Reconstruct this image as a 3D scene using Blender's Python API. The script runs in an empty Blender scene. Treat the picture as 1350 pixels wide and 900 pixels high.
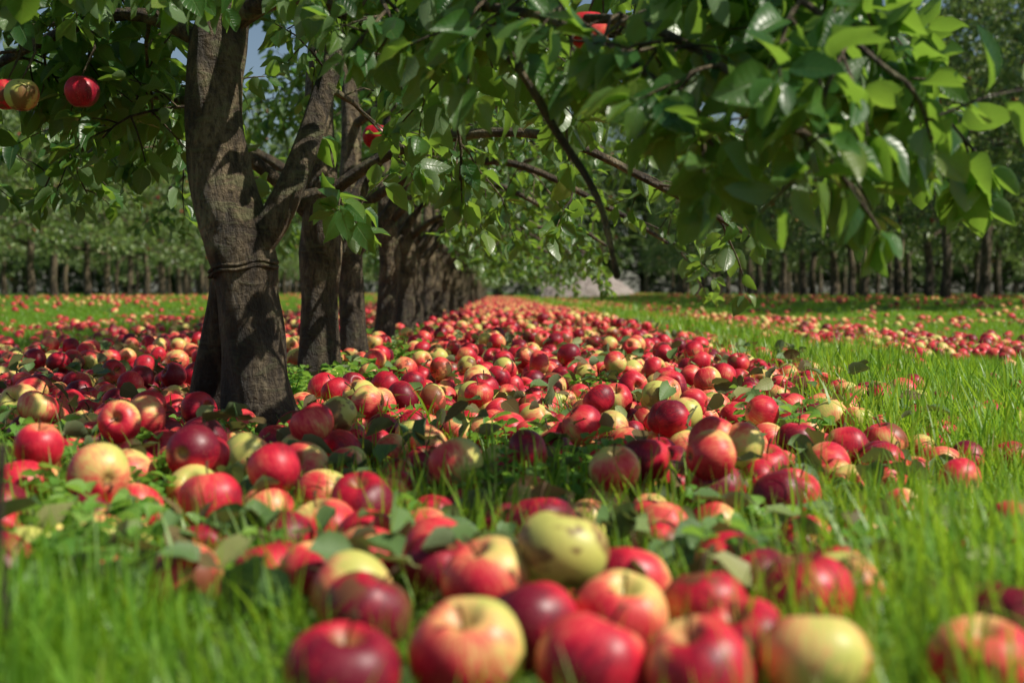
import bpy, math, random
import numpy as np
from mathutils import Vector

random.seed(7)
rng = np.random.default_rng(7)
scene = bpy.context.scene
scene.view_settings.view_transform = 'Standard'
scene.view_settings.look = 'None'
scene.view_settings.exposure = 0

# ------------------------------------------------------------ terrain
def sstep(a, b, x):
    t = np.clip((x - a) / (b - a), 0, 1)
    return t * t * (3 - 2 * t)

def gz(x, y):
    x = np.asarray(x, float); y = np.asarray(y, float)
    z = 0.010 * np.sin(x * 2.3 + 1.1 * y + 1.0) + 0.008 * np.sin(y * 3.1 - x * 1.7)
    z = z + 0.006 * np.sin(x * 7.1 + 2) * np.sin(y * 5.3)
    z = z + 0.17 * sstep(2.6, 8.0, np.abs(x)) * sstep(4, 14, y)
    return z

# ------------------------------------------------------------ node helpers
def new_mat(name):
    m = bpy.data.materials.new(name)
    m.use_nodes = True
    nt = m.node_tree
    nt.nodes.clear()
    return m, nt

def N(nt, typ, **kw):
    n = nt.nodes.new(typ)
    for k, v in kw.items():
        setattr(n, k, v)
    return n

def math_n(nt, op, a, b=None, c=None, clamp=False):
    n = nt.nodes.new('ShaderNodeMath'); n.operation = op; n.use_clamp = clamp
    for i, v in enumerate((a, b, c)):
        if v is None: continue
        if isinstance(v, (int, float)): n.inputs[i].default_value = v
        else: nt.links.new(v, n.inputs[i])
    return n.outputs[0]

def ramp(nt, fac, stops, interp='LINEAR'):
    r = nt.nodes.new('ShaderNodeValToRGB')
    r.color_ramp.interpolation = interp
    el = r.color_ramp.elements
    while len(el) > 1: el.remove(el[-1])
    el[0].position = stops[0][0]; el[0].color = (*stops[0][1], 1)
    for p, c in stops[1:]:
        e = el.new(p); e.color = (*c, 1)
    nt.links.new(fac, r.inputs[0])
    return r.outputs[0]

def mixc(nt, fac, a, b, blend='MIX'):
    n = nt.nodes.new('ShaderNodeMix'); n.data_type = 'RGBA'; n.blend_type = blend
    if isinstance(fac, (int, float)): n.inputs[0].default_value = fac
    else: nt.links.new(fac, n.inputs[0])
    for s, v in ((6, a), (7, b)):
        if isinstance(v, tuple): n.inputs[s].default_value = (*v, 1)
        else: nt.links.new(v, n.inputs[s])
    return n.outputs[2]

def noise(nt, vec, scale, detail=3, rough=0.5, dist=0.0):
    n = nt.nodes.new('ShaderNodeTexNoise')
    n.inputs['Scale'].default_value = scale
    n.inputs['Detail'].default_value = detail
    n.inputs['Roughness'].default_value = rough
    n.inputs['Distortion'].default_value = dist
    if vec is not None: nt.links.new(vec, n.inputs['Vector'])
    return n.outputs[0]

def bump(nt, h, strength, dist):
    b = nt.nodes.new('ShaderNodeBump')
    b.inputs['Strength'].default_value = strength
    b.inputs['Distance'].default_value = dist
    nt.links.new(h, b.inputs['Height'])
    return b.outputs[0]

def principled(nt, col, rough=0.5, spec=0.5, nrm=None):
    p = nt.nodes.new('ShaderNodeBsdfPrincipled')
    if isinstance(col, tuple): p.inputs['Base Color'].default_value = (*col, 1)
    else: nt.links.new(col, p.inputs['Base Color'])
    if isinstance(rough, (int, float)): p.inputs['Roughness'].default_value = rough
    else: nt.links.new(rough, p.inputs['Roughness'])
    p.inputs['Specular IOR Level'].default_value = spec
    if nrm is not None: nt.links.new(nrm, p.inputs['Normal'])
    return p

def out(nt, sh):
    o = nt.nodes.new('ShaderNodeOutputMaterial')
    nt.links.new(sh, o.inputs['Surface'])

# ------------------------------------------------------------ materials
def leaf_material(name, stops, trans, tmix=0.35, under=(0.16, 0.22, 0.10), rough=0.36, veins=True, spec=0.45, patchy=False):
    m, nt = new_mat(name)
    at = N(nt, 'ShaderNodeAttribute', attribute_name='rnd')
    oi = N(nt, 'ShaderNodeObjectInfo')
    f = math_n(nt, 'ADD', math_n(nt, 'MULTIPLY', at.outputs['Fac'], 0.8), math_n(nt, 'MULTIPLY', oi.outputs['Random'], 0.2))
    if patchy:
        pn = noise(nt, oi.outputs['Location'], 1.6, 2, 0.5)
        f = math_n(nt, 'ADD', f, math_n(nt, 'MULTIPLY', math_n(nt, 'SUBTRACT', pn, 0.5), 1.6), clamp=True)
    col = ramp(nt, f, stops)
    nrm = None
    if veins:
        uv = N(nt, 'ShaderNodeAttribute', attribute_name='luv')
        sp = N(nt, 'ShaderNodeSeparateXYZ'); nt.links.new(uv.outputs['Vector'], sp.inputs[0])
        au = math_n(nt, 'ABSOLUTE', sp.outputs[0])
        rib = math_n(nt, 'SUBTRACT', 1.0, math_n(nt, 'MULTIPLY', au, 13.0), clamp=True)
        ph = math_n(nt, 'SUBTRACT', math_n(nt, 'MULTIPLY', sp.outputs[1], 62.0), math_n(nt, 'MULTIPLY', au, 11.0))
        sv = math_n(nt, 'POWER', math_n(nt, 'MAXIMUM', math_n(nt, 'SINE', ph), 0.0), 7.0)
        v = math_n(nt, 'MAXIMUM', rib, math_n(nt, 'MULTIPLY', sv, 0.45))
        col = mixc(nt, math_n(nt, 'MULTIPLY', v, 0.35), col, (0.24, 0.33, 0.11))
        nrm = bump(nt, math_n(nt, 'SUBTRACT', 1.0, v), 0.35, 0.002)
    ge = N(nt, 'ShaderNodeNewGeometry')
    col2 = mixc(nt, math_n(nt, 'MULTIPLY', ge.outputs['Backfacing'], 0.65), col, under)
    p = principled(nt, col2, rough, spec, nrm)
    if tmix > 0:
        t = nt.nodes.new('ShaderNodeBsdfTranslucent')
        tc = mixc(nt, 0.3, trans, col, 'MIX')
        nt.links.new(tc, t.inputs['Color'])
        ms = nt.nodes.new('ShaderNodeMixShader'); ms.inputs[0].default_value = tmix
        nt.links.new(p.outputs[0], ms.inputs[1]); nt.links.new(t.outputs[0], ms.inputs[2])
        out(nt, ms.outputs[0])
    else:
        out(nt, p.outputs[0])
    return m

M_LEAF = leaf_material('apple_leaf', [(0, (0.012, 0.045, 0.016)), (0.35, (0.027, 0.095, 0.028)), (0.65, (0.06, 0.16, 0.036)), (0.88, (0.14, 0.23, 0.045)), (0.97, (0.28, 0.26, 0.06)), (1.0, (0.4, 0.28, 0.05))],
                       (0.42, 0.70, 0.06), 0.42, under=(0.22, 0.31, 0.16), rough=0.32)
M_LEAF_BG = leaf_material('orchard_leaf', [(0, (0.025, 0.055, 0.014)), (0.4, (0.09, 0.16, 0.035)), (0.75, (0.21, 0.30, 0.075)), (1.0, (0.36, 0.39, 0.14))],
                          (0.42, 0.62, 0.10), 0.25, under=(0.26, 0.35, 0.17), rough=0.38, veins=False, spec=.5)
M_GRASS = leaf_material('grass_blade', [(0, (0.04, 0.13, 0.012)), (0.35, (0.12, 0.29, 0.02)), (0.7, (0.26, 0.45, 0.03)), (0.9, (0.40, 0.48, 0.06)), (1.0, (0.52, 0.44, 0.2))],
                        (0.6, 0.9, 0.05), 0.42, under=(0.18, 0.36, 0.04), rough=0.4, veins=False, patchy=True)
M_WEED = leaf_material('weed_leaf', [(0, (0.06, 0.17, 0.025)), (0.5, (0.14, 0.32, 0.045)), (1.0, (0.32, 0.5, 0.11))],
                       (0.5, 0.85, 0.1), 0.38, under=(0.2, 0.34, 0.1), rough=0.45, veins=True)
M_LITTER = leaf_material('litter_leaf', [(0, (0.07, 0.04, 0.018)), (0.3, (0.16, 0.11, 0.04)), (0.45, (0.07, 0.15, 0.04)), (0.8, (0.14, 0.24, 0.07)), (1.0, (0.36, 0.34, 0.12))],
                         (0.3, 0.3, 0.06), 0.18, under=(0.22, 0.26, 0.15), rough=0.55, veins=True)

def bark_material():
    m, nt = new_mat('apple_bark')
    tc = N(nt, 'ShaderNodeTexCoord')
    mp = N(nt, 'ShaderNodeMapping'); mp.inputs['Scale'].default_value = (1, 1, 0.4)
    nt.links.new(tc.outputs['Object'], mp.inputs[0])
    v = mp.outputs[0]
    mp2 = N(nt, 'ShaderNodeMapping'); mp2.inputs['Scale'].default_value = (1, 1, 3.2)
    nt.links.new(tc.outputs['Object'], mp2.inputs[0])
    n1 = noise(nt, v, 16, 6, 0.65, 0.6)
    n2 = noise(nt, v, 85, 6, 0.7, 0.4)
    n3 = noise(nt, mp2.outputs[0], 11, 5, 0.65, 0.8)
    c = ramp(nt, n1, [(0.34, (0.030, 0.020, 0.012)), (0.47, (0.11, 0.078, 0.045)), (0.58, (0.25, 0.185, 0.105)), (0.70, (0.42, 0.34, 0.21))])
    c = mixc(nt, math_n(nt, 'MULTIPLY', ramp(nt, n2, [(0.38, (1, 1, 1)), (0.54, (0, 0, 0))]), 0.75), c, (0.03, 0.021, 0.014))
    lich = ramp(nt, n3, [(0.54, (0, 0, 0)), (0.62, (1, 1, 1))])
    c = mixc(nt, math_n(nt, 'MULTIPLY', lich, 0.45), c, (0.22, 0.23, 0.10))
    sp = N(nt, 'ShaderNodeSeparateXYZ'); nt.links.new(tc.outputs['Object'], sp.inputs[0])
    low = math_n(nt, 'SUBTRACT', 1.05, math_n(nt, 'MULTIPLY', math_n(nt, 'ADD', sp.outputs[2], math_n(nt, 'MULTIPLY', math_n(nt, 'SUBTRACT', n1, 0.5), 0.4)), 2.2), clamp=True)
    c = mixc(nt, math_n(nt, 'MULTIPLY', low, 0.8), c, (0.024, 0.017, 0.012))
    h = math_n(nt, 'ADD', math_n(nt, 'MULTIPLY', n1, 0.9), math_n(nt, 'ADD', math_n(nt, 'MULTIPLY', n2, 0.6), math_n(nt, 'MULTIPLY', n3, 0.5)))
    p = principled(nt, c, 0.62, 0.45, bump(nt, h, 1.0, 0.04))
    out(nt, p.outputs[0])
    return m
M_BARK = bark_material()

def apple_material():
    m, nt = new_mat('apple_skin')
    lc = N(nt, 'ShaderNodeAttribute', attribute_name='luv')
    ra = N(nt, 'ShaderNodeAttribute', attribute_name='rnd')
    oi = N(nt, 'ShaderNodeObjectInfo')
    rnd = math_n(nt, 'FRACT', math_n(nt, 'ADD', oi.outputs['Random'], ra.outputs['Fac']))
    P = lc.outputs['Vector']
    sp = N(nt, 'ShaderNodeSeparateXYZ'); nt.links.new(P, sp.inputs[0])
    cmb = N(nt, 'ShaderNodeCombineXYZ')
    for i in range(3): nt.links.new(math_n(nt, 'MULTIPLY', rnd, 7.3 + 3.1 * i), cmb.inputs[i])
    va = N(nt, 'ShaderNodeVectorMath', operation='ADD')
    nt.links.new(P, va.inputs[0]); nt.links.new(cmb.outputs[0], va.inputs[1])
    big = noise(nt, va.outputs[0], 26, 3, 0.55)
    ang = math_n(nt, 'ARCTAN2', sp.outputs[1], sp.outputs[0])
    c2 = N(nt, 'ShaderNodeCombineXYZ')
    nt.links.new(math_n(nt, 'MULTIPLY', ang, 7.0), c2.inputs[0])
    nt.links.new(math_n(nt, 'MULTIPLY', sp.outputs[2], 22.0), c2.inputs[1])
    nt.links.new(math_n(nt, 'MULTIPLY', rnd, 50.0), c2.inputs[2])
    streak = noise(nt, c2.outputs[0], 2.4, 5, 0.7)
    rnd2 = math_n(nt, 'FRACT', math_n(nt, 'MULTIPLY', rnd, 37.7))
    side = math_n(nt, 'MULTIPLY', sp.outputs[0], 9.0)
    f = math_n(nt, 'ADD', 0.53, side)
    f = math_n(nt, 'ADD', f, math_n(nt, 'MULTIPLY', math_n(nt, 'SUBTRACT', big, 0.5), 1.1))
    f = math_n(nt, 'ADD', f, math_n(nt, 'MULTIPLY', math_n(nt, 'SUBTRACT', streak, 0.5), 0.8))
    f = math_n(nt, 'ADD', f, math_n(nt, 'MULTIPLY', math_n(nt, 'SUBTRACT', rnd2, 0.5), 0.85))
    col = ramp(nt, f, [(0.0, (0.56, 0.54, 0.13)), (0.12, (0.78, 0.58, 0.18)), (0.24, (0.82, 0.34, 0.14)), (0.36, (0.78, 0.12, 0.085)),
                       (0.56, (0.67, 0.020, 0.045)), (0.80, (0.44, 0.008, 0.028)), (1.0, (0.17, 0.005, 0.02))])
    vo = N(nt, 'ShaderNodeTexVoronoi'); vo.inputs['Scale'].default_value = 260
    nt.links.new(P, vo.inputs['Vector'])
    dots = ramp(nt, vo.outputs['Distance'], [(0.10, (1, 1, 1)), (0.2, (0, 0, 0))])
    col = mixc(nt, math_n(nt, 'MULTIPLY', dots, 0.3), col, (0.85, 0.5, 0.3))
    rr = math_n(nt, 'SQRT', math_n(nt, 'ADD', math_n(nt, 'POWER', sp.outputs[0], 2.0), math_n(nt, 'POWER', sp.outputs[1], 2.0)))
    cav = math_n(nt, 'SUBTRACT', 1.0, math_n(nt, 'MULTIPLY', rr, 75.0), clamp=True)
    col = mixc(nt, math_n(nt, 'MULTIPLY', cav, 0.9), col, (0.34, 0.27, 0.07))
    rnd3 = math_n(nt, 'FRACT', math_n(nt, 'MULTIPLY', rnd, 91.3))
    rot = math_n(nt, 'MULTIPLY', ramp(nt, rnd3, [(0.80, (0, 0, 0)), (0.86, (1, 1, 1))]), ramp(nt, big, [(0.5, (0, 0, 0)), (0.55, (1, 1, 1))]))
    col = mixc(nt, math_n(nt, 'MULTIPLY', rot, 0.85), col, (0.17, 0.075, 0.03))
    bl = noise(nt, va.outputs[0], 70, 5, 0.65)
    rough = math_n(nt, 'ADD', 0.24, math_n(nt, 'MULTIPLY', bl, 0.38))
    p = principled(nt, col, rough, 0.4, bump(nt, bl, 0.16, 0.003))
    out(nt, p.outputs[0])
    return m
M_APPLE = apple_material()

m, nt = new_mat('apple_stem')
out(nt, principled(nt, (0.09, 0.055, 0.025), 0.7, 0.3).outputs[0]); M_STEM = m

m, nt = new_mat('orchard_soil')
tc = N(nt, 'ShaderNodeTexCoord')
a = noise(nt, tc.outputs['Object'], 1.3, 5, 0.6); b = noise(nt, tc.outputs['Object'], 38, 6, 0.7)
c = ramp(nt, b, [(0.3, (0.025, 0.028, 0.01)), (0.5, (0.045, 0.08, 0.018)), (0.7, (0.09, 0.18, 0.03))])
c = mixc(nt, ramp(nt, a, [(0.4, (0, 0, 0)), (0.6, (0.7, 0.7, 0.7))]), c, (0.08, 0.15, 0.025))
out(nt, principled(nt, c, 0.9, 0.2, bump(nt, b, 0.8, 0.03)).outputs[0]); M_SOIL = m

m, nt = new_mat('heap_rubble')
tc = N(nt, 'ShaderNodeTexCoord')
b = noise(nt, tc.outputs['Object'], 4, 6, 0.75)
c = ramp(nt, b, [(0.3, (0.3, 0.23, 0.2)), (0.5, (0.52, 0.44, 0.39)), (0.7, (0.70, 0.63, 0.58))])
out(nt, principled(nt, c, 0.9, 0.2, bump(nt, b, 1, 0.3)).outputs[0]); M_HEAP = m

# ------------------------------------------------------------ mesh helpers
class Geo:
    def __init__(s):
        s.v = []; s.f = []; s.mi = []; s.rnd = []; s.luv = []; s.n = 0
    def add(s, v, f, mi, rnd=None, luv=None):
        v = np.asarray(v, float)
        s.v.append(v)
        s.f += [tuple(int(i) + s.n for i in q) for q in f]
        s.mi += [mi] * len(f)
        s.rnd.append(np.zeros(len(v)) if rnd is None else np.asarray(rnd, float))
        s.luv.append(np.zeros((len(v), 3)) if luv is None else np.asarray(luv, float))
        s.n += len(v)
    def mesh(s, name, mats):
        me = bpy.data.meshes.new(name)
        v = np.concatenate(s.v)
        me.from_pydata(v.tolist(), [], s.f)
        for mt in mats: me.materials.append(mt)
        me.polygons.foreach_set('material_index', s.mi)
        me.polygons.foreach_set('use_smooth', [True] * len(s.f))
        a = me.attributes.new('rnd', 'FLOAT', 'POINT'); a.data.foreach_set('value', np.concatenate(s.rnd).astype(np.float32))
        a = me.attributes.new('luv', 'FLOAT_VECTOR', 'POINT'); a.data.foreach_set('vector', np.concatenate(s.luv).astype(np.float32).ravel())
        me.update()
        return me

def link(name, data, loc=(0, 0, 0), parent=None):
    o = bpy.data.objects.new(name, data)
    o.location = loc
    scene.collection.objects.link(o)
    if parent: o.parent = parent
    return o

def catmull(P, k):
    P = np.asarray(P, float)
    Q = np.vstack([2 * P[0] - P[1], P, 2 * P[-1] - P[-2]])
    res = []
    for i in range(1, len(Q) - 2):
        for j in range(k):
            t = j / k
            a, b, c, d = Q[i - 1], Q[i], Q[i + 1], Q[i + 2]
            res.append(0.5 * (2 * b + (c - a) * t + (2 * a - 5 * b + 4 * c - d) * t * t + (-a + 3 * b - 3 * c + d) * t ** 3))
    res.append(P[-1])
    return np.array(res)

def norm(v):
    return v / (np.linalg.norm(v) + 1e-9)

def tube(g, P, R, sides, mi=0, lump=0.0, seed=0.0):
    P = np.asarray(P, float); n = len(P)
    T = np.gradient(P, axis=0); T /= (np.linalg.norm(T, axis=1, keepdims=True) + 1e-9)
    u = norm(np.cross(T[0], [0.3, 1, 0.1])); V = []
    th = np.arange(sides) * 2 * math.pi / sides
    for i in range(n):
        u = norm(u - T[i] * np.dot(u, T[i])); w = np.cross(T[i], u)
        r = np.full(sides, R[i])
        if lump:
            z = P[i][2]
            r = r * (1 + lump * (0.6 * np.sin(3 * th + seed + z * 5) + 0.5 * np.sin(5 * th - seed * 2 + z * 11) + 0.35 * np.sin(2 * th + z * 23 + seed) + 0.25 * np.sin(7 * th + z * 31) + 0.2 * np.sin(4 * th + z * 57)))
        V.append(P[i] + np.outer(np.cos(th) * r, u) + np.outer(np.sin(th) * r, w))
    V = np.vstack(V + [P[-1] + T[-1] * R[-1] * 0.5])
    F = []
    for i in range(n - 1):
        for j in range(sides):
            k = (j + 1) % sides
            F.append((i * sides + j, i * sides + k, (i + 1) * sides + k, (i + 1) * sides + j))
    e = n * sides
    for j in range(sides): F.append(((n - 1) * sides + j, (n - 1) * sides + (j + 1) % sides, e))
    g.add(V, F, mi)

def leaf_template(width=0.27):
    rows = [(0.16, 0.015), (0.26, 0.62), (0.44, 1.0), (0.66, 0.9), (0.86, 0.48)]
    V = [(0, 0, 0)]; UV = [(0, 0, 0)]
    for t, w in rows:
        W = w * width
        for s in (-1, 0, 1):
            V.append((s * W, t, 0)); UV.append((s, t, 0))
    V.append((0, 1.0, 0)); UV.append((0, 1, 0))
    F = [(0, 2, 1), (0, 3, 2)]
    for r in range(len(rows) - 1):
        a = 1 + 3 * r
        F += [(a, a + 1, a + 4, a + 3), (a + 1, a + 2, a + 5, a + 4)]
    a = 1 + 3 * (len(rows) - 1); t = a + 3
    F += [(a, a + 1, t), (a + 1, a + 2, t)]
    return np.array(V), F, np.array(UV)
LT = leaf_template()
LS = (np.array([(0, 0, 0), (-0.27, 0.5, 0.0), (0, 0.5, 0), (0.27, 0.5, 0.0), (0, 1, 0)]), [(0, 2, 1), (0, 3, 2), (1, 2, 4), (2, 3, 4)],
      np.array([(0, 0, 0), (-1, .5, 0), (0, .5, 0), (1, .5, 0), (0, 1, 0)]))

def add_leaves(g, L, tmpl, mi, rg):
    if not L: return
    V, F, UV = tmpl
    pos = np.array([l[0] for l in L]); d = np.array([l[1] for l in L]); nn = np.array([l[2] for l in L])
    ln = np.array([l[3] for l in L]); rd = np.array([l[4] for l in L])
    d /= np.linalg.norm(d, axis=1, keepdims=True) + 1e-9
    x = np.cross(d, nn); x /= np.linalg.norm(x, axis=1, keepdims=True) + 1e-9
    z = np.cross(x, d)
    wv = rg.uniform(0.8, 1.12, len(L)); cv = rg.uniform(-0.3, 2.4, len(L)); fo = rg.uniform(0.3, 2.2, len(L))
    P = pos[:, None, :] + (x * (ln * wv)[:, None])[:, None, :] * V[None, :, 0:1] + (d * ln[:, None])[:, None, :] * V[None, :, 1:2]
    zc = -0.28 * np.maximum(0, V[:, 1] - 0.2) ** 1.6
    wob = rg.normal(0, 0.04, (len(L), len(V))) * (np.abs(UV[:, 0]) > 0.5)[None, :]
    zz = cv[:, None] * zc[None, :] + fo[:, None] * np.abs(V[:, 0])[None, :] * 0.4 + wob
    P = P + z[:, None, :] * (zz * ln[:, None])[:, :, None]
    k = len(V)
    FF = []
    for i in range(len(L)):
        o = i * k
        for f in F: FF.append(tuple(q + o for q in f))
    g.add(P.reshape(-1, 3), FF, mi, np.repeat(rd, k), np.tile(UV, (len(L), 1)))

UP = np.array([0, 0, 1.0])

def rvec(rg):
    return norm(rg.normal(size=3))

def walk(rg, p, d, L, n, droop, wander):
    P = [np.array(p, float)]; d = norm(np.array(d, float)); s = L / n
    for i in range(n):
        d = norm(d + wander * rvec(rg) + np.array([0, 0, -droop]) * (i + 1) / n)
        P.append(P[-1] + d * s)
    return np.array(P)

def put_leaves(rg, L, P, spacing, l0, l1, start=0.1, crowd=1, tint=0.0, up=0.8):
    seg = np.linalg.norm(np.diff(P, axis=0), axis=1); tot = seg.sum(); cum = np.concatenate([[0], np.cumsum(seg)])
    s = start * tot; k = rg.uniform(0, 6)
    while s < tot:
        i = min(np.searchsorted(cum, s) - 1, len(seg) - 1); i = max(i, 0)
        t = (s - cum[i]) / (seg[i] + 1e-9); p = P[i] * (1 - t) + P[i + 1] * t
        T = norm(P[i + 1] - P[i])
        for c in range(crowd):
            k += 2.4
            a = norm(np.cross(T, [0.2, 0.1, 1])); b = np.cross(T, a)
            side = a * math.cos(k) + b * math.sin(k)
            d = norm(side + 0.55 * T + 0.3 * rvec(rg) + np.array([0, 0, -0.55 * rg.uniform(0, 2)]))
            nn = norm(UP * up + 0.85 * rvec(rg) + 0.4 * T)
            L.append((p, d, nn, rg.uniform(l0, l1), float(np.clip(rg.normal(0.40, 0.24) + tint, 0, 1))))
        s += spacing * rg.uniform(0.6, 1.4)
    T = norm(P[-1] - P[-2])
    for c in range(3):
        L.append((P[-1], norm(T + 0.8 * rvec(rg)), norm(UP * up + 0.6 * rvec(rg)), rg.uniform(l0, l1) * 0.85, float(np.clip(rg.normal(0.6, 0.2), 0, .95))))

def dress(g, L, rg, P, r, nsub, sublen, ntwig, leaf, keep, spacing=0.035, t0=0.2, droop=0.25, sub_down=0.0):
    n = len(P)
    for k in range(nsub):
        t = t0 + (1 - t0) * (k + rg.uniform(0, 1)) / nsub
        f = t * (n - 1); i = min(int(f), n - 2); p = P[i] + (P[i + 1] - P[i]) * (f - i); T = norm(P[i + 1] - P[i])
        side = norm(np.cross(T, UP) * (1 if k % 2 else -1) + 0.5 * rvec(rg))
        d = norm(T * 0.6 + side * 0.9 + UP * rg.uniform(-0.15 - sub_down, 0.5 - sub_down))
        S = walk(rg, p, d, sublen * rg.uniform(0.6, 1.2) * (1.1 - 0.4 * t), 6, droop, 0.22)
        if not keep(S[-1]): continue
        rr = max(0.0035, r * 0.35 * (1 - 0.5 * t))
        tube(g, S, np.linspace(rr, 0.002, len(S)), 5)
        put_leaves(rg, L, S, spacing * 1.6, leaf * 0.65, leaf * 1.1, 0.25)
        for q in range(ntwig):
            tt = 0.2 + 0.8 * (q + rg.uniform(0, 1)) / ntwig
            f = tt * 6; i = min(int(f), 5); pp = S[i] + (S[i + 1] - S[i]) * (f - i)
            TT = norm(S[i + 1] - S[i])
            dd = norm(TT * 0.5 + 0.9 * rvec(rg) + UP * rg.uniform(-0.4, 0.4))
            W = walk(rg, pp, dd, sublen * 0.45 * rg.uniform(0.5, 1.2), 3, 0.15, 0.15)
            if not keep(W[-1]): continue
            tube(g, W, np.linspace(0.0028, 0.0014, 4), 3)
            put_leaves(rg, L, W, spacing, leaf * 0.6, leaf * 1.1, 0.1)

def apple_geo(g, segs, rings, rad, rg, mi_skin, mi_stem, center=(0, 0, 0), stem=True, squash=0.92, rnd=0.0, turn=0.0):
    prof = []
    for i in range(rings + 1):
        a = math.pi * i / rings
        r = math.sin(a) ** 0.92 * (1 + 0.05 * math.cos(a))
        z = math.cos(a) * squash
        z -= 0.42 * math.exp(-(r / 0.26) ** 2) if a < math.pi / 2 else 0
        z += 0.20 * math.exp(-(r / 0.2) ** 2) if a > math.pi / 2 else 0
        prof.append((r, z))
    V = []; c = np.array(center); ph = rg.uniform(0, 6); am = rg.uniform(0.015, 0.045); sk = rg.uniform(-0.09, 0.09)
    V.append((0, 0, prof[0][1]))
    for r, z in prof[1:-1]:
        for j in range(segs):
            t = 2 * math.pi * j / segs
            q = r * (1 + am * math.cos(5 * t + ph) * (0.4 + 0.6 * abs(z)) + 0.03 * math.cos(2 * t + ph * 2))
            V.append((q * math.cos(t), q * math.sin(t), z + sk * q * math.cos(t + ph)))
    V.append((0, 0, prof[-1][1]))
    F = [(0, 1 + j, 1 + (j + 1) % segs) for j in range(segs)]
    for i in range(rings - 2):
        for j in range(segs):
            a = 1 + i * segs; k = (j + 1) % segs
            F.append((a + j, a + segs + j, a + segs + k, a + k))
    b = 1 + (rings - 2) * segs; e = b + segs
    F += [(b + (j + 1) % segs, b + j, e) for j in range(segs)]
    V = np.array(V) * rad
    ct, st = math.cos(turn), math.sin(turn)
    UVc = np.stack([V[:, 0] * ct + V[:, 1] * st, -V[:, 0] * st + V[:, 1] * ct, V[:, 2]], -1)
    g.add(V + c, F, mi_skin, np.full(len(V), rnd), UVc)
    if stem:
        P = np.array([(0, 0, 0.45), (0.02, 0, 0.75), (0.06, 0.02, 0.98), (0.16, 0.05, 1.22)]) * rad + c
        tube(g, P, [0.0013, 0.0012, 0.0013, 0.0019], 5, mi_stem)
        for j in range(5):
            t = j * 1.257; q = 0.09 * rad
            p0 = np.array([math.cos(t) * q, math.sin(t) * q, -0.77 * rad]); p1 = p0 * [2.0, 2.0, 1] + [0, 0, -0.07 * rad]
            s = np.array([-math.sin(t), math.cos(t), 0]) * 0.05 * rad
            g.add(np.array([p0 - s, p0 + s, p1]) + c, [(0, 1, 2)], mi_stem)

# ------------------------------------------------------------ tree generator
TREE_MATS = [M_BARK, M_LEAF, M_APPLE, M_STEM]

def make_tree(seed, H, trunk, trunk_r, limbs, nl, zlo, Rl, keep, leaf=0.078, nsub=7, sublen=0.5, ntwig=5, simple=False, mats=TREE_MATS, nap=10, sides=20, spacing=0.035, apples_at=()):
    rg = np.random.default_rng(seed)
    g = Geo(); L = []
    T = catmull(trunk, 8)
    R = np.interp(np.linspace(0, 1, len(T)), np.linspace(0, 1, len(trunk_r)), trunk_r)
    tube(g, T, R, sides, 0, 0.06, seed)
    for P, r0, r1, ns, sl, nt_, sd in limbs:
        C = catmull(P, 6)
        tube(g, C, np.linspace(r0, r1, len(C)), 14, 0, 0.05, seed + r0 * 99)
        if ns: dress(g, L, rg, C, r0, ns, sl, nt_, leaf, keep, spacing, 0.15, 0.25, sd)
    for k in range(nl):
        h = zlo + (H - zlo) * ((k + 0.5) / nl) ** 0.95
        i = np.argmin(np.abs(T[:, 2] - h)); p = T[i]
        az = k * 2.399 + seed + rg.uniform(-0.3, 0.3)
        el = rg.uniform(0.25, 0.6) + 0.5 * (h / H)
        d = np.array([math.cos(az) * math.cos(el), math.sin(az) * math.cos(el), math.sin(el)])
        ll = Rl * (1.0 - 0.55 * (h - zlo) / (H - zlo)) * rg.uniform(0.8, 1.15)
        P = walk(rg, p, d, ll, 8, 0.32, 0.12)
        if not keep(P[-1]): continue
        r0 = max(0.012, min(R[i] * 0.5, 0.034))
        C = catmull(P, 2)
        tube(g, C, np.linspace(r0, 0.006, len(C)), 8, 0, 0.05, k)
        dress(g, L, rg, C, r0, nsub, sublen, ntwig, leaf, keep, spacing)
    put_leaves(rg, L, T[-10:], 0.03, leaf * 0.8, leaf, 0.2)
    L = [l for l in L if keep(l[0]) and l[0][2] > 0.1]
    # a hanging fruit pushes the leaves around it aside
    for q, rn in apples_at:
        L = [l for l in L if not (abs(l[0][0] - q[0]) < .075 and l[0][1] < q[1] + .03 and abs(l[0][2] - q[2] - .02) < .085 and l[0][1] > q[1] - 1.0)]
    add_leaves(g, L, LS if simple else LT, 1, rg)
    for k in range(nap):
        l = L[rg.integers(len(L))]
        q = np.array(l[0]) + [0, 0, -0.05]
        apple_geo(g, 12 if simple else 20, 8 if simple else 14, 0.034, rg, 2, 3, q, not simple, rnd=rg.uniform())
    for q, rn in apples_at:
        apple_geo(g, 24, 18, 0.034, rg, 2, 3, q, True, rnd=rn, turn=math.pi / 2 + (rn - .5) * 1.6)
        tube(g, [np.array(q) + [0.005, 0.002, 0.04], np.array(q) + [0.02, 0.02, 0.085], np.array(q) + [0.0, 0.06, 0.14]], [.002, .003, .004], 5, 0)
    print('tree', seed, 'leaves', len(L), 'verts', g.n)
    return g.mesh('apple_tree_mesh', mats)

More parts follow.
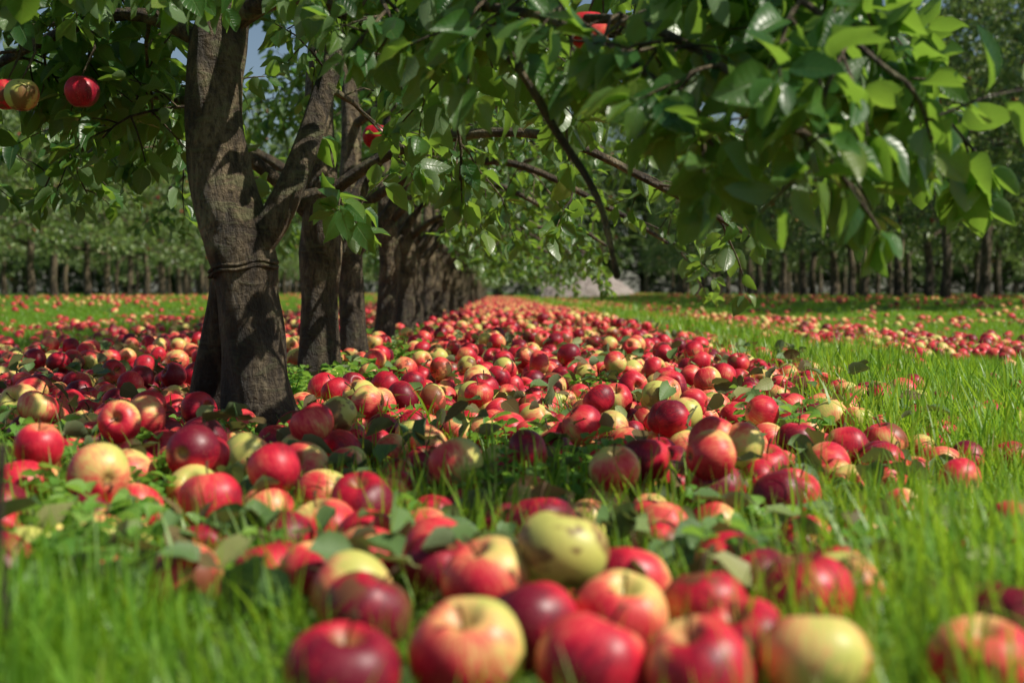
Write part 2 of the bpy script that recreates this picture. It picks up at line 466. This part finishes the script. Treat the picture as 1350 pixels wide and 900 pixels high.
T1 = np.array([-0.47, 2.86, 0.0])
def loc(P): return [np.array(p) - T1 for p in P]
trunk1 = loc([(-.452, 2.86, -.05), (-.462, 2.86, .0), (-.470, 2.86, .055), (-.477, 2.86, .12), (-.482, 2.86, .20), (-.494, 2.86, .285), (-.500, 2.86, .345), (-.512, 2.86, .385),
              (-.528, 2.86, .44), (-.549, 2.87, .53), (-.560, 2.87, .65), (-.549, 2.88, .79), (-.535, 2.9, .90), (-.52, 2.93, 1.15), (-.5, 2.98, 1.5), (-.53, 2.95, 1.9), (-.5, 2.96, 2.4)])
r1 = [.125, .098, .077, .067, .062, .060, .066, .070, .067, .061, .057, .056, .048, .036, .026, .018, .008]
limbs1 = [
    (loc([(-.61, 3.02, -.04), (-.595, 3.0, .08), (-.565, 2.96, .2), (-.54, 2.92, .30), (-.52, 2.89, .40)]), .046, .034, 0, 0, 0, 0),
    (loc([(-.50, 2.86, .36), (-.445, 2.85, .42), (-.398, 2.86, .515), (-.366, 2.9, .62), (-.335, 2.95, .74), (-.25, 3.0, .95), (-.05, 3.0, 1.25), (.2, 2.9, 1.45)]), .036, .010, 5, .4, 4, 0),
    (loc([(-.54, 2.87, .82), (-.42, 2.8, .865), (-.22, 2.62, .815), (-.04, 2.5, .775), (.16, 2.4, .73), (.34, 2.25, .70), (.5, 2.1, .66)]), .028, .007, 10, .34, 4, 0.25),
    (loc([(-.22, 2.62, .815), (-.07, 2.2, .735), (.03, 2.02, .615), (.085, 2.0, .52), (.145, 1.98, .42), (.172, 1.97, .31)]), .010, .0038, 2, .12, 1, 0),
    (loc([(.10, 2.43, .75), (.2, 2.02, .67), (.3, 1.78, .56), (.40, 1.64, .43)]), .009, .003, 9, .18, 3, 0.0),
    (loc([(.0, 2.5, .79), (.2, 2.0, .80), (.36, 1.76, .66), (.47, 1.66, .54)]), .009, .003, 11, .22, 4, 0.0),
    (loc([(-.07, 2.2, .735), (.08, 1.95, .66), (.2, 1.8, .56), (.27, 1.75, .47)]), .008, .003, 6, .15, 3, 0.1),
    (loc([(.2, 2.3, .8), (.38, 2.05, .78), (.5, 1.95, .66), (.56, 1.9, .52)]), .008, .003, 9, .20, 4, 0.1),
    (loc([(-.22, 2.62, .82), (-.1, 2.3, .84), (.02, 2.1, .76), (.1, 2.0, .66)]), .009, .003, 9, .2, 3, 0.2),
    (loc([(-.3, 2.7, .85), (-.24, 2.5, .86), (-.2, 2.35, .80), (-.15, 2.25, .70)]), .008, .003, 6, .16, 3, 0.2),
    (loc([(-.555, 2.88, .78), (-.75, 2.95, .86), (-1.0, 3.05, .80), (-1.25, 3.15, .68)]), .018, .006, 11, .30, 5, 0.25),
    (loc([(-.555, 2.88, .62), (-.66, 3.1, .70), (-.85, 3.4, .74), (-1.1, 3.7, .62)]), .014, .005, 8, .3, 5, 0.2),
    (loc([(-.545, 2.88, .84), (-.62, 2.6, .92), (-.72, 2.4, .88), (-.85, 2.3, .78)]), .012, .004, 9, .22, 4, 0.2),
    (loc([(-.555, 2.9, .88), (-.66, 3.0, .98), (-.78, 3.1, .96), (-.9, 3.2, .84)]), .012, .004, 8, .24, 4, 0.2),
]
def keep1(p):
    x, y, z = p + T1
    if y < 1.5: return False
    if y < 2.95 and x < -0.17 * y + 0.13 and z < 0.76 and x > -0.70: return False
    if y < 1.7 and x < 0.24: return False
    if x < -0.5 and z < 0.50: return False
    if z < 0.33 + 0.012 * y: return False
    if x > 0.8: return z > 0.9
    return True
ap1 = [(np.array(p) - T1, r) for p, r in [((-.905, 2.76, .668), .31), ((-.785, 2.74, .672), .12), ((-.945, 2.80, .675), .85), ((-.29, 3.55, .675), .12), ((.15, 2.25, .70), .9)]]
me1 = make_tree(1, 2.5, trunk1, r1, limbs1, 9, 1.0, 0.9, keep1, nsub=5, sublen=0.4, ntwig=4, leaf=0.086, sides=40, nap=0, apples_at=ap1, spacing=.032)
tree1 = link('apple_tree', me1, tuple(T1))
g = Geo()
for zz in (0.330, 0.340):
    P = []
    for j in range(25):
        t = 2 * math.pi * j / 24
        P.append((-.500 - T1[0] + 0.068 * math.cos(t), 0.068 * math.sin(t), zz + 0.012 * math.cos(t + 0.6) + .003 * math.sin(5 * t)))
    tube(g, P, [0.0036] * 25, 6, 0, .1)
link('bark_tie', g.mesh('bark_tie_mesh', [M_BARK]), parent=tree1)

def keepg(p): return p[2] > 0.38 + 0.10 * math.sin(p[0] * 4 + p[1] * 3) and not (abs(p[0]) < 0.35 and p[2] < 0.62) and not (p[0] < 0 and p[2] < 0.52 + .08 * math.sin(p[1] * 5))
variants = []
for s, lean, r in ((11, 0.01, .056), (12, -0.03, .051), (13, 0.03, .047)):
    tr = [(0, 0, -.05), (0, 0, 0.0), (lean * .3, 0, .12), (lean * .6, .01, .3), (lean, 0.01, .42), (lean * .8, -.02, .6), (lean * .5, 0.0, .9), (lean * 1.4, .03, 1.3), (0, 0, 1.8), (lean, .02, 2.6)]
    rr = [r * 1.55, r * 1.25, r * 1.02, r * .94, r * 1.1, r * .9, r * .7, r * .5, r * .32, .008]
    lm = [([(lean * .8, 0, .42), (.10, .05, .57), (.2, .1, .74), (.42, .15, .95), (.75, .1, 1.05), (1.05, .0, .9)], .026, .008, 6, .42, 4, .1),
          ([(lean * .7, 0, .5), (-.15, -.05, .66), (-.4, -.1, .82), (-.8, -.15, .88), (-1.0, -.2, .75)], .024, .008, 6, .42, 4, .15),
          ([(lean * .7, 0, .58), (.25, -.12, .72), (.6, -.3, .74), (.95, -.35, .58), (1.15, -.4, .46)], .020, .006, 8, .38, 4, .2)]
    variants.append(make_tree(s, 2.65, [np.array(p) for p in tr], rr, lm, 11, 0.8, 1.0, keepg, nsub=6, sublen=0.42, ntwig=4, sides=24, nap=0, leaf=.084))
ys = [4.08, 5.35, 6.7, 8.0, 9.4, 10.7, 12.0, 13.4, 14.7, 16.0, 17.4, 18.7, 20.1]
for i, y in enumerate(ys):
    o = link('apple_tree', variants[i % 3], (-0.49 + random.uniform(-.03, .03), y, float(gz(-.49, y))))
    o.scale = (1, 1, random.uniform(.95, 1.08))
    o.rotation_euler[2] = random.uniform(-0.3, 0.3)

# ------------------------------------------------------------ instancing helper
def instancer(name, sources, pts, rots, scl, idx):
    col = bpy.data.collections.new(name + '_parts')
    for i, me in enumerate(sources):
        o = bpy.data.objects.new('%s_part_%02d' % (name, i), me)
        col.objects.link(o)
    me = bpy.data.meshes.new(name + '_points')
    n = len(pts)
    me.vertices.add(n); me.vertices.foreach_set('co', np.asarray(pts, np.float32).ravel())
    a = me.attributes.new('irot', 'FLOAT_VECTOR', 'POINT'); a.data.foreach_set('vector', np.asarray(rots, np.float32).ravel())
    a = me.attributes.new('iscl', 'FLOAT', 'POINT'); a.data.foreach_set('value', np.asarray(scl, np.float32))
    a = me.attributes.new('iidx', 'INT', 'POINT'); a.data.foreach_set('value', np.asarray(idx, np.int32))
    me.update()
    ob = link(name, me)
    ng = bpy.data.node_groups.new(name + '_gn', 'GeometryNodeTree')
    ng.interface.new_socket('Geometry', in_out='INPUT', socket_type='NodeSocketGeometry')
    ng.interface.new_socket('Geometry', in_out='OUTPUT', socket_type='NodeSocketGeometry')
    gi = ng.nodes.new('NodeGroupInput'); go = ng.nodes.new('NodeGroupOutput')
    ci = ng.nodes.new('GeometryNodeCollectionInfo'); ci.inputs['Collection'].default_value = col
    ci.inputs['Separate Children'].default_value = True; ci.inputs['Reset Children'].default_value = True
    ip = ng.nodes.new('GeometryNodeInstanceOnPoints'); ip.inputs['Pick Instance'].default_value = True
    def na(nm, dt):
        q = ng.nodes.new('GeometryNodeInputNamedAttribute'); q.data_type = dt; q.inputs['Name'].default_value = nm
        return q.outputs['Attribute']
    ng.links.new(gi.outputs[0], ip.inputs['Points'])
    ng.links.new(ci.outputs[0], ip.inputs['Instance'])
    ng.links.new(na('iidx', 'INT'), ip.inputs['Instance Index'])
    ng.links.new(na('irot', 'FLOAT_VECTOR'), ip.inputs['Rotation'])
    ng.links.new(na('iscl', 'FLOAT'), ip.inputs['Scale'])
    ng.links.new(ip.outputs[0], go.inputs[0])
    md = ob.modifiers.new('instances', 'NODES'); md.node_group = ng
    return ob

# ------------------------------------------------------------ distant orchard rows
BG_MATS = [M_BARK, M_LEAF_BG, M_APPLE, M_STEM]
bgv = []
def keepb(p): return p[2] > 0.8 + 0.2 * math.sin(p[0] * 3 + p[1] * 2)
for s in (31, 32, 33, 34):
    tr = [(0, 0, -.1), (0, 0, 0.05), (.03, 0, .5), (.0, .03, 1.0), (.05, 0, 1.8), (0, .03, 2.8), (.03, 0, 3.8)]
    rr = [.10, .08, .066, .062, .05, .03, .01]
    bgv.append(make_tree(s, 3.85, [np.array(p) for p in tr], rr, [], 18, 0.8, 1.45, keepb, leaf=0.12, nsub=7, sublen=0.6, ntwig=4, simple=True, mats=BG_MATS, nap=16, sides=10, spacing=0.06))
def row(name, X, y0, y1, step, s0=0.95, s1=1.15):
    pts, rot, sc, ix = [], [], [], []
    y = y0
    while y < y1:
        x = X + random.uniform(-.12, .12); yy = y + random.uniform(-.15, .15)
        pts.append((x, yy, float(gz(x, yy)))); rot.append((0, 0, random.uniform(0, 6.28))); sc.append(random.uniform(s0, s1)); ix.append(random.randrange(4))
        y += step
    instancer(name, bgv, pts, rot, sc, ix)
row('apple_tree_row', -0.5, 21.5, 80, 1.6, .65, .75)
row('apple_tree_row', -8.4, 14, 90, 1.7, .92, 1.08)
row('apple_tree_row', -12.7, 22, 90, 1.9, 1.0, 1.15)
row('apple_tree_row', 7.6, 15, 62, 1.7, 1.1, 1.25)
row('apple_tree_row', 12.0, 22, 66, 1.9, 1.15, 1.35)
pts, rot, sc, ix = [], [], [], []
for yy, dz in ((92, -1.2), (95, -2.6)):
    x = -50
    while x < 50:
        pts.append((x, yy + random.uniform(-1, 1), dz)); rot.append((0, 0, random.uniform(0, 6.28))); sc.append(random.uniform(2.3, 3.6)); ix.append(random.randrange(4))
        x += 2.4
instancer('windbreak_trees', bgv, pts, rot, sc, ix)

# ------------------------------------------------------------ ground
xs = np.unique(np.concatenate([np.linspace(-400, -30, 20), np.linspace(-30, -4, 60), np.linspace(-4, 4, 110), np.linspace(4, 30, 60), np.linspace(30, 400, 20)]))
yy_ = np.unique(np.concatenate([np.linspace(-60, -2, 15), np.linspace(-2, 12, 160), np.linspace(12, 40, 80), np.linspace(40, 120, 60), np.linspace(120, 700, 20)]))
X, Y = np.meshgrid(xs, yy_); Z = gz(X, Y)
V = np.stack([X, Y, Z], -1).reshape(-1, 3); nx = len(xs); ny = len(yy_)
F = [(j * nx + i, j * nx + i + 1, (j + 1) * nx + i + 1, (j + 1) * nx + i) for j in range(ny - 1) for i in range(nx - 1)]
g = Geo(); g.add(V, F, 0)
link('ground', g.mesh('ground_mesh', [M_SOIL]))

# ------------------------------------------------------------ fallen apples
apm = []
for s in range(6):
    g = Geo(); apple_geo(g, 32, 22, 0.0375, np.random.default_rng(s + 5), 0, 1, squash=[.92, .86, .95, .9, .84, .98][s])
    apm.append(g.mesh('fallen_apple_mesh', [M_APPLE, M_STEM]))
for s in range(3):
    g = Geo(); apple_geo(g, 14, 9, 0.0375, np.random.default_rng(s + 50), 0, 1, stem=False)
    apm.append(g.mesh('fallen_apple_far_mesh', [M_APPLE, M_STEM]))

def redge(y):
    return float(np.interp(y, [0.8, 1.2, 1.6, 2.0, 2.5, 3.5, 5, 8, 20, 90], [.26, .30, .40, .50, .66, .80, .95, 1.05, 1.1, 1.2]))
def ledge(y):
    return float(np.interp(y, [0.8, 1.2, 1.6, 2.0, 3, 5, 12, 90], [-.13, -.22, -.6, -1.0, -1.4, -1.8, -2.1, -2.1]))
def patch(x, y):
    return 0.5 + 0.25 * math.sin(x * 1.9 + y * .8 + 2) + 0.25 * math.sin(y * 1.3 - x * 2.7) * math.sin(x * .9 + y * .37)
def adens(x, y):
    e = redge(y) + 0.10 * math.sin(y * 3.3) + .05 * math.sin(y * 9); l = ledge(y) + 0.12 * math.sin(y * 2.1)
    if l < x < e:
        d = 1.0 if y < 22 else 0.8
        if y < 2.0: d = 0.65 + .35 * patch(x * 6, y * 5)
        if y < 2.1 and x < -0.25: d *= 0.5 + 0.4 * patch(x * 3, y * 3)
        return d
    o = min(abs(x - e), abs(x - l))
    d = 0.5 * math.exp(-o / 0.16) if y > 1.3 else 0.25 * math.exp(-o / 0.12)
    if 1.6 < x < 2.7 and y > 4: d = max(d, 0.55 * patch(x * 1.4, y * 1.2))
    if y > 4: d = max(d, 0.10 * patch(x * 1.3, y))
    if abs(abs(x) - 7.8) < 2.4 and y > 8: d = max(d, 0.45 * patch(x, y * .6))
    if -3.4 < x < -2 and y > 4: d = max(d, 0.22 * patch(x, y * 1.3))
    if y < 3: d = max(d, 0.015)
    return d
apts = []; grid = {}
def try_add(x, y, md):
    cs = 0.09; cx, cy = int(x // cs), int(y // cs)
    for a in range(cx - 1, cx + 2):
        for b in range(cy - 1, cy + 2):
            for q in grid.get((a, b), ()):
                if (q[0] - x) ** 2 + (q[1] - y) ** 2 < md * md: return False
    grid.setdefault((cx, cy), []).append((x, y)); return True
R = random.Random(3)
hand = [(.058, 1.18, .0385, .038, 'y'), (-.100, .935, .038, 0, 'r'), (-.018, .965, .039, .004, 'r'), (.066, .94, .038, 0, 'r'), (.135, .92, .036, 0, 'r'), (.215, .94, .037, 0, 'y'), (.178, 1.01, .034, .0, 'r'),
        (-.005, 1.18, .038, .014, 'r'), (-.10, 1.12, .036, 0, 'r'), (.17, 1.13, .036, 0, 'r'), (.25, 1.13, .039, .006, 'y'), (.385, 1.04, .036, 0, 'r'), (.325, .935, .034, 0, 'r'), (.10, 1.10, .037, 0, 'r'), (.03, 1.07, .037, 0, 'r'),
        (-.275, 1.26, .035, 0, 'r'), (-.16, 1.28, .035, 0, 'r'), (.30, 1.22, .036, 0, 'r'), (.23, 1.24, .036, 0, 'r'), (.12, 1.24, .037, 0, 'r'), (-.05, 1.30, .036, 0, 'r'),
        (-.05, 1.90, .038, .03, 'r'), (.36, 1.78, .037, .01, 'r'), (.40, 1.88, .037, 0, 'r'), (-.33, 1.66, .038, .01, 'y'), (-.40, 1.95, .038, .02, 'y'), (-.15, 1.62, .038, .01, 'r'), (.66, 2.38, .038, .01, 'y'), (.58, 2.32, .038, .01, 'r'), (.52, 2.42, .038, .01, 'r'),
        (-.40, 1.45, .036, 0, 'y'), (.60, 1.62, .036, 0, 'r'), (.56, 1.45, .036, 0, 'r')]
for x, y, r, lift, fl in hand:
    try_add(x, y, 0.0); apts.append((x, y, 0.88, r / .0375, lift, fl))
def zone(x0, x1, y0, y1, per_m2, md):
    n = int((x1 - x0) * (y1 - y0) * per_m2)
    for _ in range(n):
        x = R.uniform(x0, x1); y = R.uniform(y0, y1)
        if R.random() < adens(x, y):
            if (x + .47) ** 2 + (y - 2.86) ** 2 < .012: continue
            mm = md if y > 1.9 else md + .010
            if try_add(x, y, mm): apts.append((x, y, R.uniform(.45, .88), R.choice((R.uniform(.68, .9), R.uniform(.85, 1.08))), 0, ''))
zone(-2.6, 3.2, 1.05, 7, 330, .061)
zone(-3.6, 4.5, 7, 16, 200, .066)
zone(-2.6, 1.6, 16, 45, 110, .075)
zone(-12, -3.6, 4, 16, 60, .09); zone(4.5, 12, 4, 16, 60, .09)
zone(-12, -2.6, 16, 45, 30, .1); zone(1.6, 12, 16, 45, 30, .1)
zone(-10, 10, 45, 90, 10, .1)
pts, rot, sc, ix = [], [], [], []
for x, y, hz, s, lift, fl in apts:
    pts.append((x, y, float(gz(x, y)) + 0.0375 * s * hz + lift)); sc.append(s)
    if fl == 'y': rot.append((R.uniform(-.3, .3), R.uniform(-.3, .3), math.pi / 2 + R.uniform(-.5, .5)))
    elif fl == 'r': rot.append((R.uniform(-.5, .5), R.uniform(-.5, .5), -math.pi / 2 + R.uniform(-1.3, 1.3)))
    else: rot.append((R.gauss(0, 1.1), R.gauss(0, 1.1), R.uniform(0, 6.28)))
    ix.append(R.randrange(6) if y < 9 else 6 + R.randrange(3))
base = len(pts)
for i in range(base):
    x, y, z = pts[i]
    if i >= len(hand) and ledge(y) + .1 < x < redge(y) - .1 and 1.5 < y < 14 and R.random() < .15:
        pts.append((x + R.uniform(-.03, .03), y + R.uniform(-.03, .03), z + .05)); sc.append(R.uniform(.85, 1.02))
        rot.append((R.gauss(0, 1.3), R.gauss(0, 1.3), R.uniform(0, 6.28))); ix.append(R.randrange(6) if y < 9 else 6 + R.randrange(3))
print('apples', len(pts))
instancer('fallen_apples', apm, pts, rot, sc, ix)

# ------------------------------------------------------------ grass
def tuft(seed, nb, rad, h0, h1, w, segs=4):
    rg = np.random.default_rng(seed); g = Geo()
    for b in range(nb):
        a = rg.uniform(0, 6.28); q = rad * math.sqrt(rg.uniform(0, 1)); bx, by = q * math.cos(a), q * math.sin(a)
        d = rg.uniform(0, 6.28); lean = rg.uniform(0.05, 1.1) ; H = rg.uniform(h0, h1); W = w * rg.uniform(.6, 1.4)
        V = []; px, pz = 0.0, 0.0; s = np.array([-math.sin(d), math.cos(d), 0])
        for k in range(segs + 1):
            t = k / segs; an = lean * (0.25 + 1.35 * t)
            if k: px += math.sin(an) * H / segs; pz += math.cos(an) * H / segs
            c = np.array([bx + px * math.cos(d), by + px * math.sin(d), pz - .005]); ww = W * (1 - t ** 1.8) * .5 + .0002
            V += [c - s * ww, c + s * ww]
        F = [(2 * k, 2 * k + 1, 2 * k + 3, 2 * k + 2) for k in range(segs)]
        g.add(V, F, 0, np.full(len(V), float(np.clip(rg.normal(.5, .26), 0, 1))))
    return g.mesh('grass_tuft_mesh', [M_GRASS])
gsrc = [tuft(i, 14, .035, .03, .11, .0036, 5) for i in range(4)] + [tuft(10 + i, 28, .09, .03, .095, .005, 3) for i in range(3)] + [tuft(20 + i, 60, .28, .03, .09, .011, 2) for i in range(3)]
def gdens(x, y):
    e = redge(y); l = ledge(y)
    if l < x < e:
        if y < 2.0: return 0.28 + (0.2 if x < -.1 else 0)
        return 0.14 * (patch(x * 5, y * 4) > .5) if y < 6 else 0.03
    o = min(abs(x - e), abs(x - l))
    return min(1, .45 + o * 2)
pts, rot, sc, ix = [], [], [], []
def gz_zone(x0, x1, y0, y1, per, kind, smin, smax):
    n = int((x1 - x0) * (y1 - y0) * per)
    for _ in range(n):
        x = R.uniform(x0, x1); y = R.uniform(y0, y1)
        if abs(x) > y * .42 + .25: continue
        if R.random() > gdens(x, y): continue
        if y < 1.0 and R.random() < .3: continue
        pa = .55 + .9 * patch(x * 3.2, y * 3.2)
        if y > 3.5:
            if redge(y) - .1 < x < 1.6: pa *= 1.2
            else: pa *= .62
        elif x > redge(y) + .05: pa *= 1.2
        pts.append((x, y, float(gz(x, y)))); rot.append((R.gauss(0, .12), R.gauss(0, .12), R.uniform(0, 6.28)))
        sc.append(R.uniform(smin, smax) * pa); ix.append(R.choice(kind))
gz_zone(-1.3, 1.4, .72, 2.6, 1500, [0, 1, 2, 3], .6, 1.05)
gz_zone(-2.6, 3.2, 2.6, 7, 480, [0, 1, 4, 5, 6], .6, 1.05)
gz_zone(-6, 6.5, 7, 16, 130, [4, 5, 6], .8, 1.2)
gz_zone(-13, 13, 16, 45, 18, [7, 8, 9], .7, 1.1)
gz_zone(-12, -2.6, 4, 16, 40, [4, 5, 6, 7], .8, 1.1); gz_zone(3.2, 12, 4, 16, 40, [4, 5, 6, 7], .8, 1.1)
gz_zone(-13, 13, 45, 90, 4, [7, 8, 9], .9, 1.3)
print('tufts', len(pts))
instancer('grass', gsrc, pts, rot, sc, ix)

# ------------------------------------------------------------ broadleaf weeds
def weed(seed):
    rg = np.random.default_rng(seed); g = Geo(); L = []
    for k in range(rg.integers(2, 5)):
        d = norm(np.array([rg.normal(), rg.normal(), 1.6])); P = walk(rg, (rg.normal() * .01, rg.normal() * .01, 0), d, rg.uniform(.04, .08), 4, .1, .2)
        tube(g, P, np.linspace(.0016, .001, 5), 4, 0)
        for q in (2, 3, 4):
            for s in range(3):
                a = s * 2.1 + q + rg.uniform(-.3, .3)
                L.append((P[q], norm(np.array([math.cos(a), math.sin(a), rg.uniform(-.1, .5)])), norm(UP + .3 * rvec(rg)), rg.uniform(.018, .034), float(np.clip(rg.normal(.55, .25), 0, 1))))
    add_leaves(g, L, leaf_template(.42), 0, rg)
    return g.mesh('weed_mesh', [M_WEED])
wsrc = [weed(i) for i in range(5)]
pts, rot, sc, ix = [], [], [], []
for _ in range(420):
    x = R.uniform(-1.0, .7); y = R.uniform(1.25, 4.2)
    p = patch(x * 4, y * 3)
    ok = p > (.5 if (x < 0.0 and y < 2.2) else .68)
    if not ok: continue
    pts.append((x, y, float(gz(x, y)) + R.uniform(0, .01))); rot.append((R.gauss(0, .15), R.gauss(0, .15), R.uniform(0, 6.28))); sc.append(R.uniform(.7, 1.15)); ix.append(R.randrange(5))
for _ in range(14):
    a = R.uniform(0, 6.28); q = R.uniform(.12, .22); x = -.47 + q * math.cos(a); y = 2.86 + q * math.sin(a)
    pts.append((x, y, 0.0)); rot.append((0, 0, a)); sc.append(R.uniform(.6, .9)); ix.append(R.randrange(5))
for _ in range(40):
    y = R.uniform(3.5, 9); x = -.42 + R.gauss(0, .1)
    pts.append((x, y, 0.01)); rot.append((0, 0, R.uniform(0, 6))); sc.append(R.uniform(.9, 1.5)); ix.append(R.randrange(5))
instancer('weeds', wsrc, pts, rot, sc, ix)

# ------------------------------------------------------------ leaf litter
lsrc = []
for s in range(4):
    g = Geo(); rg = np.random.default_rng(80 + s)
    add_leaves(g, [((0, -.035, 0.004), (0, 1, .1), norm(UP + .2 * rvec(rg)), .065, .15 + .27 * s)], LT, 0, rg); lsrc.append(g.mesh('litter_mesh', [M_LITTER]))
pts, rot, sc, ix = [], [], [], []
for _ in range(2300):
    y = 1.2 + 10 * R.random() ** 1.5; x = R.uniform(-1.8, redge(y) + .15)
    pts.append((x, y, float(gz(x, y)) + R.uniform(.015, .06 if y < 2.2 else .085))); rot.append((R.gauss(0, .6), R.gauss(0, .6), R.uniform(0, 6.28))); sc.append(R.uniform(.5, 1.1)); ix.append(R.choice((0, 1, 2, 2, 3)))
instancer('fallen_leaves', lsrc, pts, rot, sc, ix)

# ------------------------------------------------------------ pale rubble heap at the end of the alley
g = Geo(); rg = np.random.default_rng(5); n = 48
V = []; F = []
for j in range(n):
    for i in range(n):
        u = -1 + 2 * i / (n - 1); v = -1 + 2 * j / (n - 1); r = math.hypot(u, v)
        h = 1.65 * max(0, 1 - r) ** .7 * (1 + .25 * math.sin(u * 5 + 1) + .12 * math.sin(v * 9)) + rg.uniform(0, .2) * (r < 1)
        V.append((u * 2.5, v * 2.5, h - .05))
F = [(j * n + i, j * n + i + 1, (j + 1) * n + i + 1, (j + 1) * n + i) for j in range(n - 1) for i in range(n - 1)]
g.add(V, F, 0)
link('rubble_heap', g.mesh('rubble_heap_mesh', [M_HEAP]), (4.5, 70, .12))

g = Geo()
tube(g, catmull([(0, 0, -.02), (.004, 0, .05), (-.002, .005, .11), (.003, 0, .18)], 4), np.linspace(.004, .0028, 13), 8, 0, .08, 1)
link('dry_stalk', g.mesh('dry_stalk_mesh', [M_BARK]), (-.358, 1.03, 0))

# ------------------------------------------------------------ light
AZ = math.radians(110); EL = math.radians(48)
sv = Vector((math.sin(AZ) * math.cos(EL), math.cos(AZ) * math.cos(EL), math.sin(EL)))
ld = bpy.data.lights.new('sun', 'SUN'); ld.energy = 5.0; ld.angle = math.radians(.5); ld.color = (1, .94, .82)
so = link('sun', ld, (5, -5, 10)); so.rotation_euler = sv.to_track_quat('Z', 'Y').to_euler()
w = bpy.data.worlds.new('World'); scene.world = w; w.use_nodes = True
wn = w.node_tree; wn.nodes.clear()
sk = wn.nodes.new('ShaderNodeTexSky'); sk.sky_type = 'NISHITA'; sk.sun_disc = False; sk.sun_elevation = EL; sk.sun_rotation = AZ
bg = wn.nodes.new('ShaderNodeBackground'); bg.inputs['Strength'].default_value = .075
wo = wn.nodes.new('ShaderNodeOutputWorld'); wn.links.new(sk.outputs[0], bg.inputs[0]); wn.links.new(bg.outputs[0], wo.inputs[0])

# ------------------------------------------------------------ camera
cd = bpy.data.cameras.new('camera'); cd.lens = 50; cd.sensor_width = 36; cd.clip_start = .05; cd.clip_end = 2000
cd.dof.use_dof = True; cd.dof.focus_distance = 3.2; cd.dof.aperture_fstop = 5.0
co = link('camera', cd, (0, 0, .29)); co.rotation_euler = (math.radians(90 - 1.99), 0, math.radians(-.76))
scene.camera = co
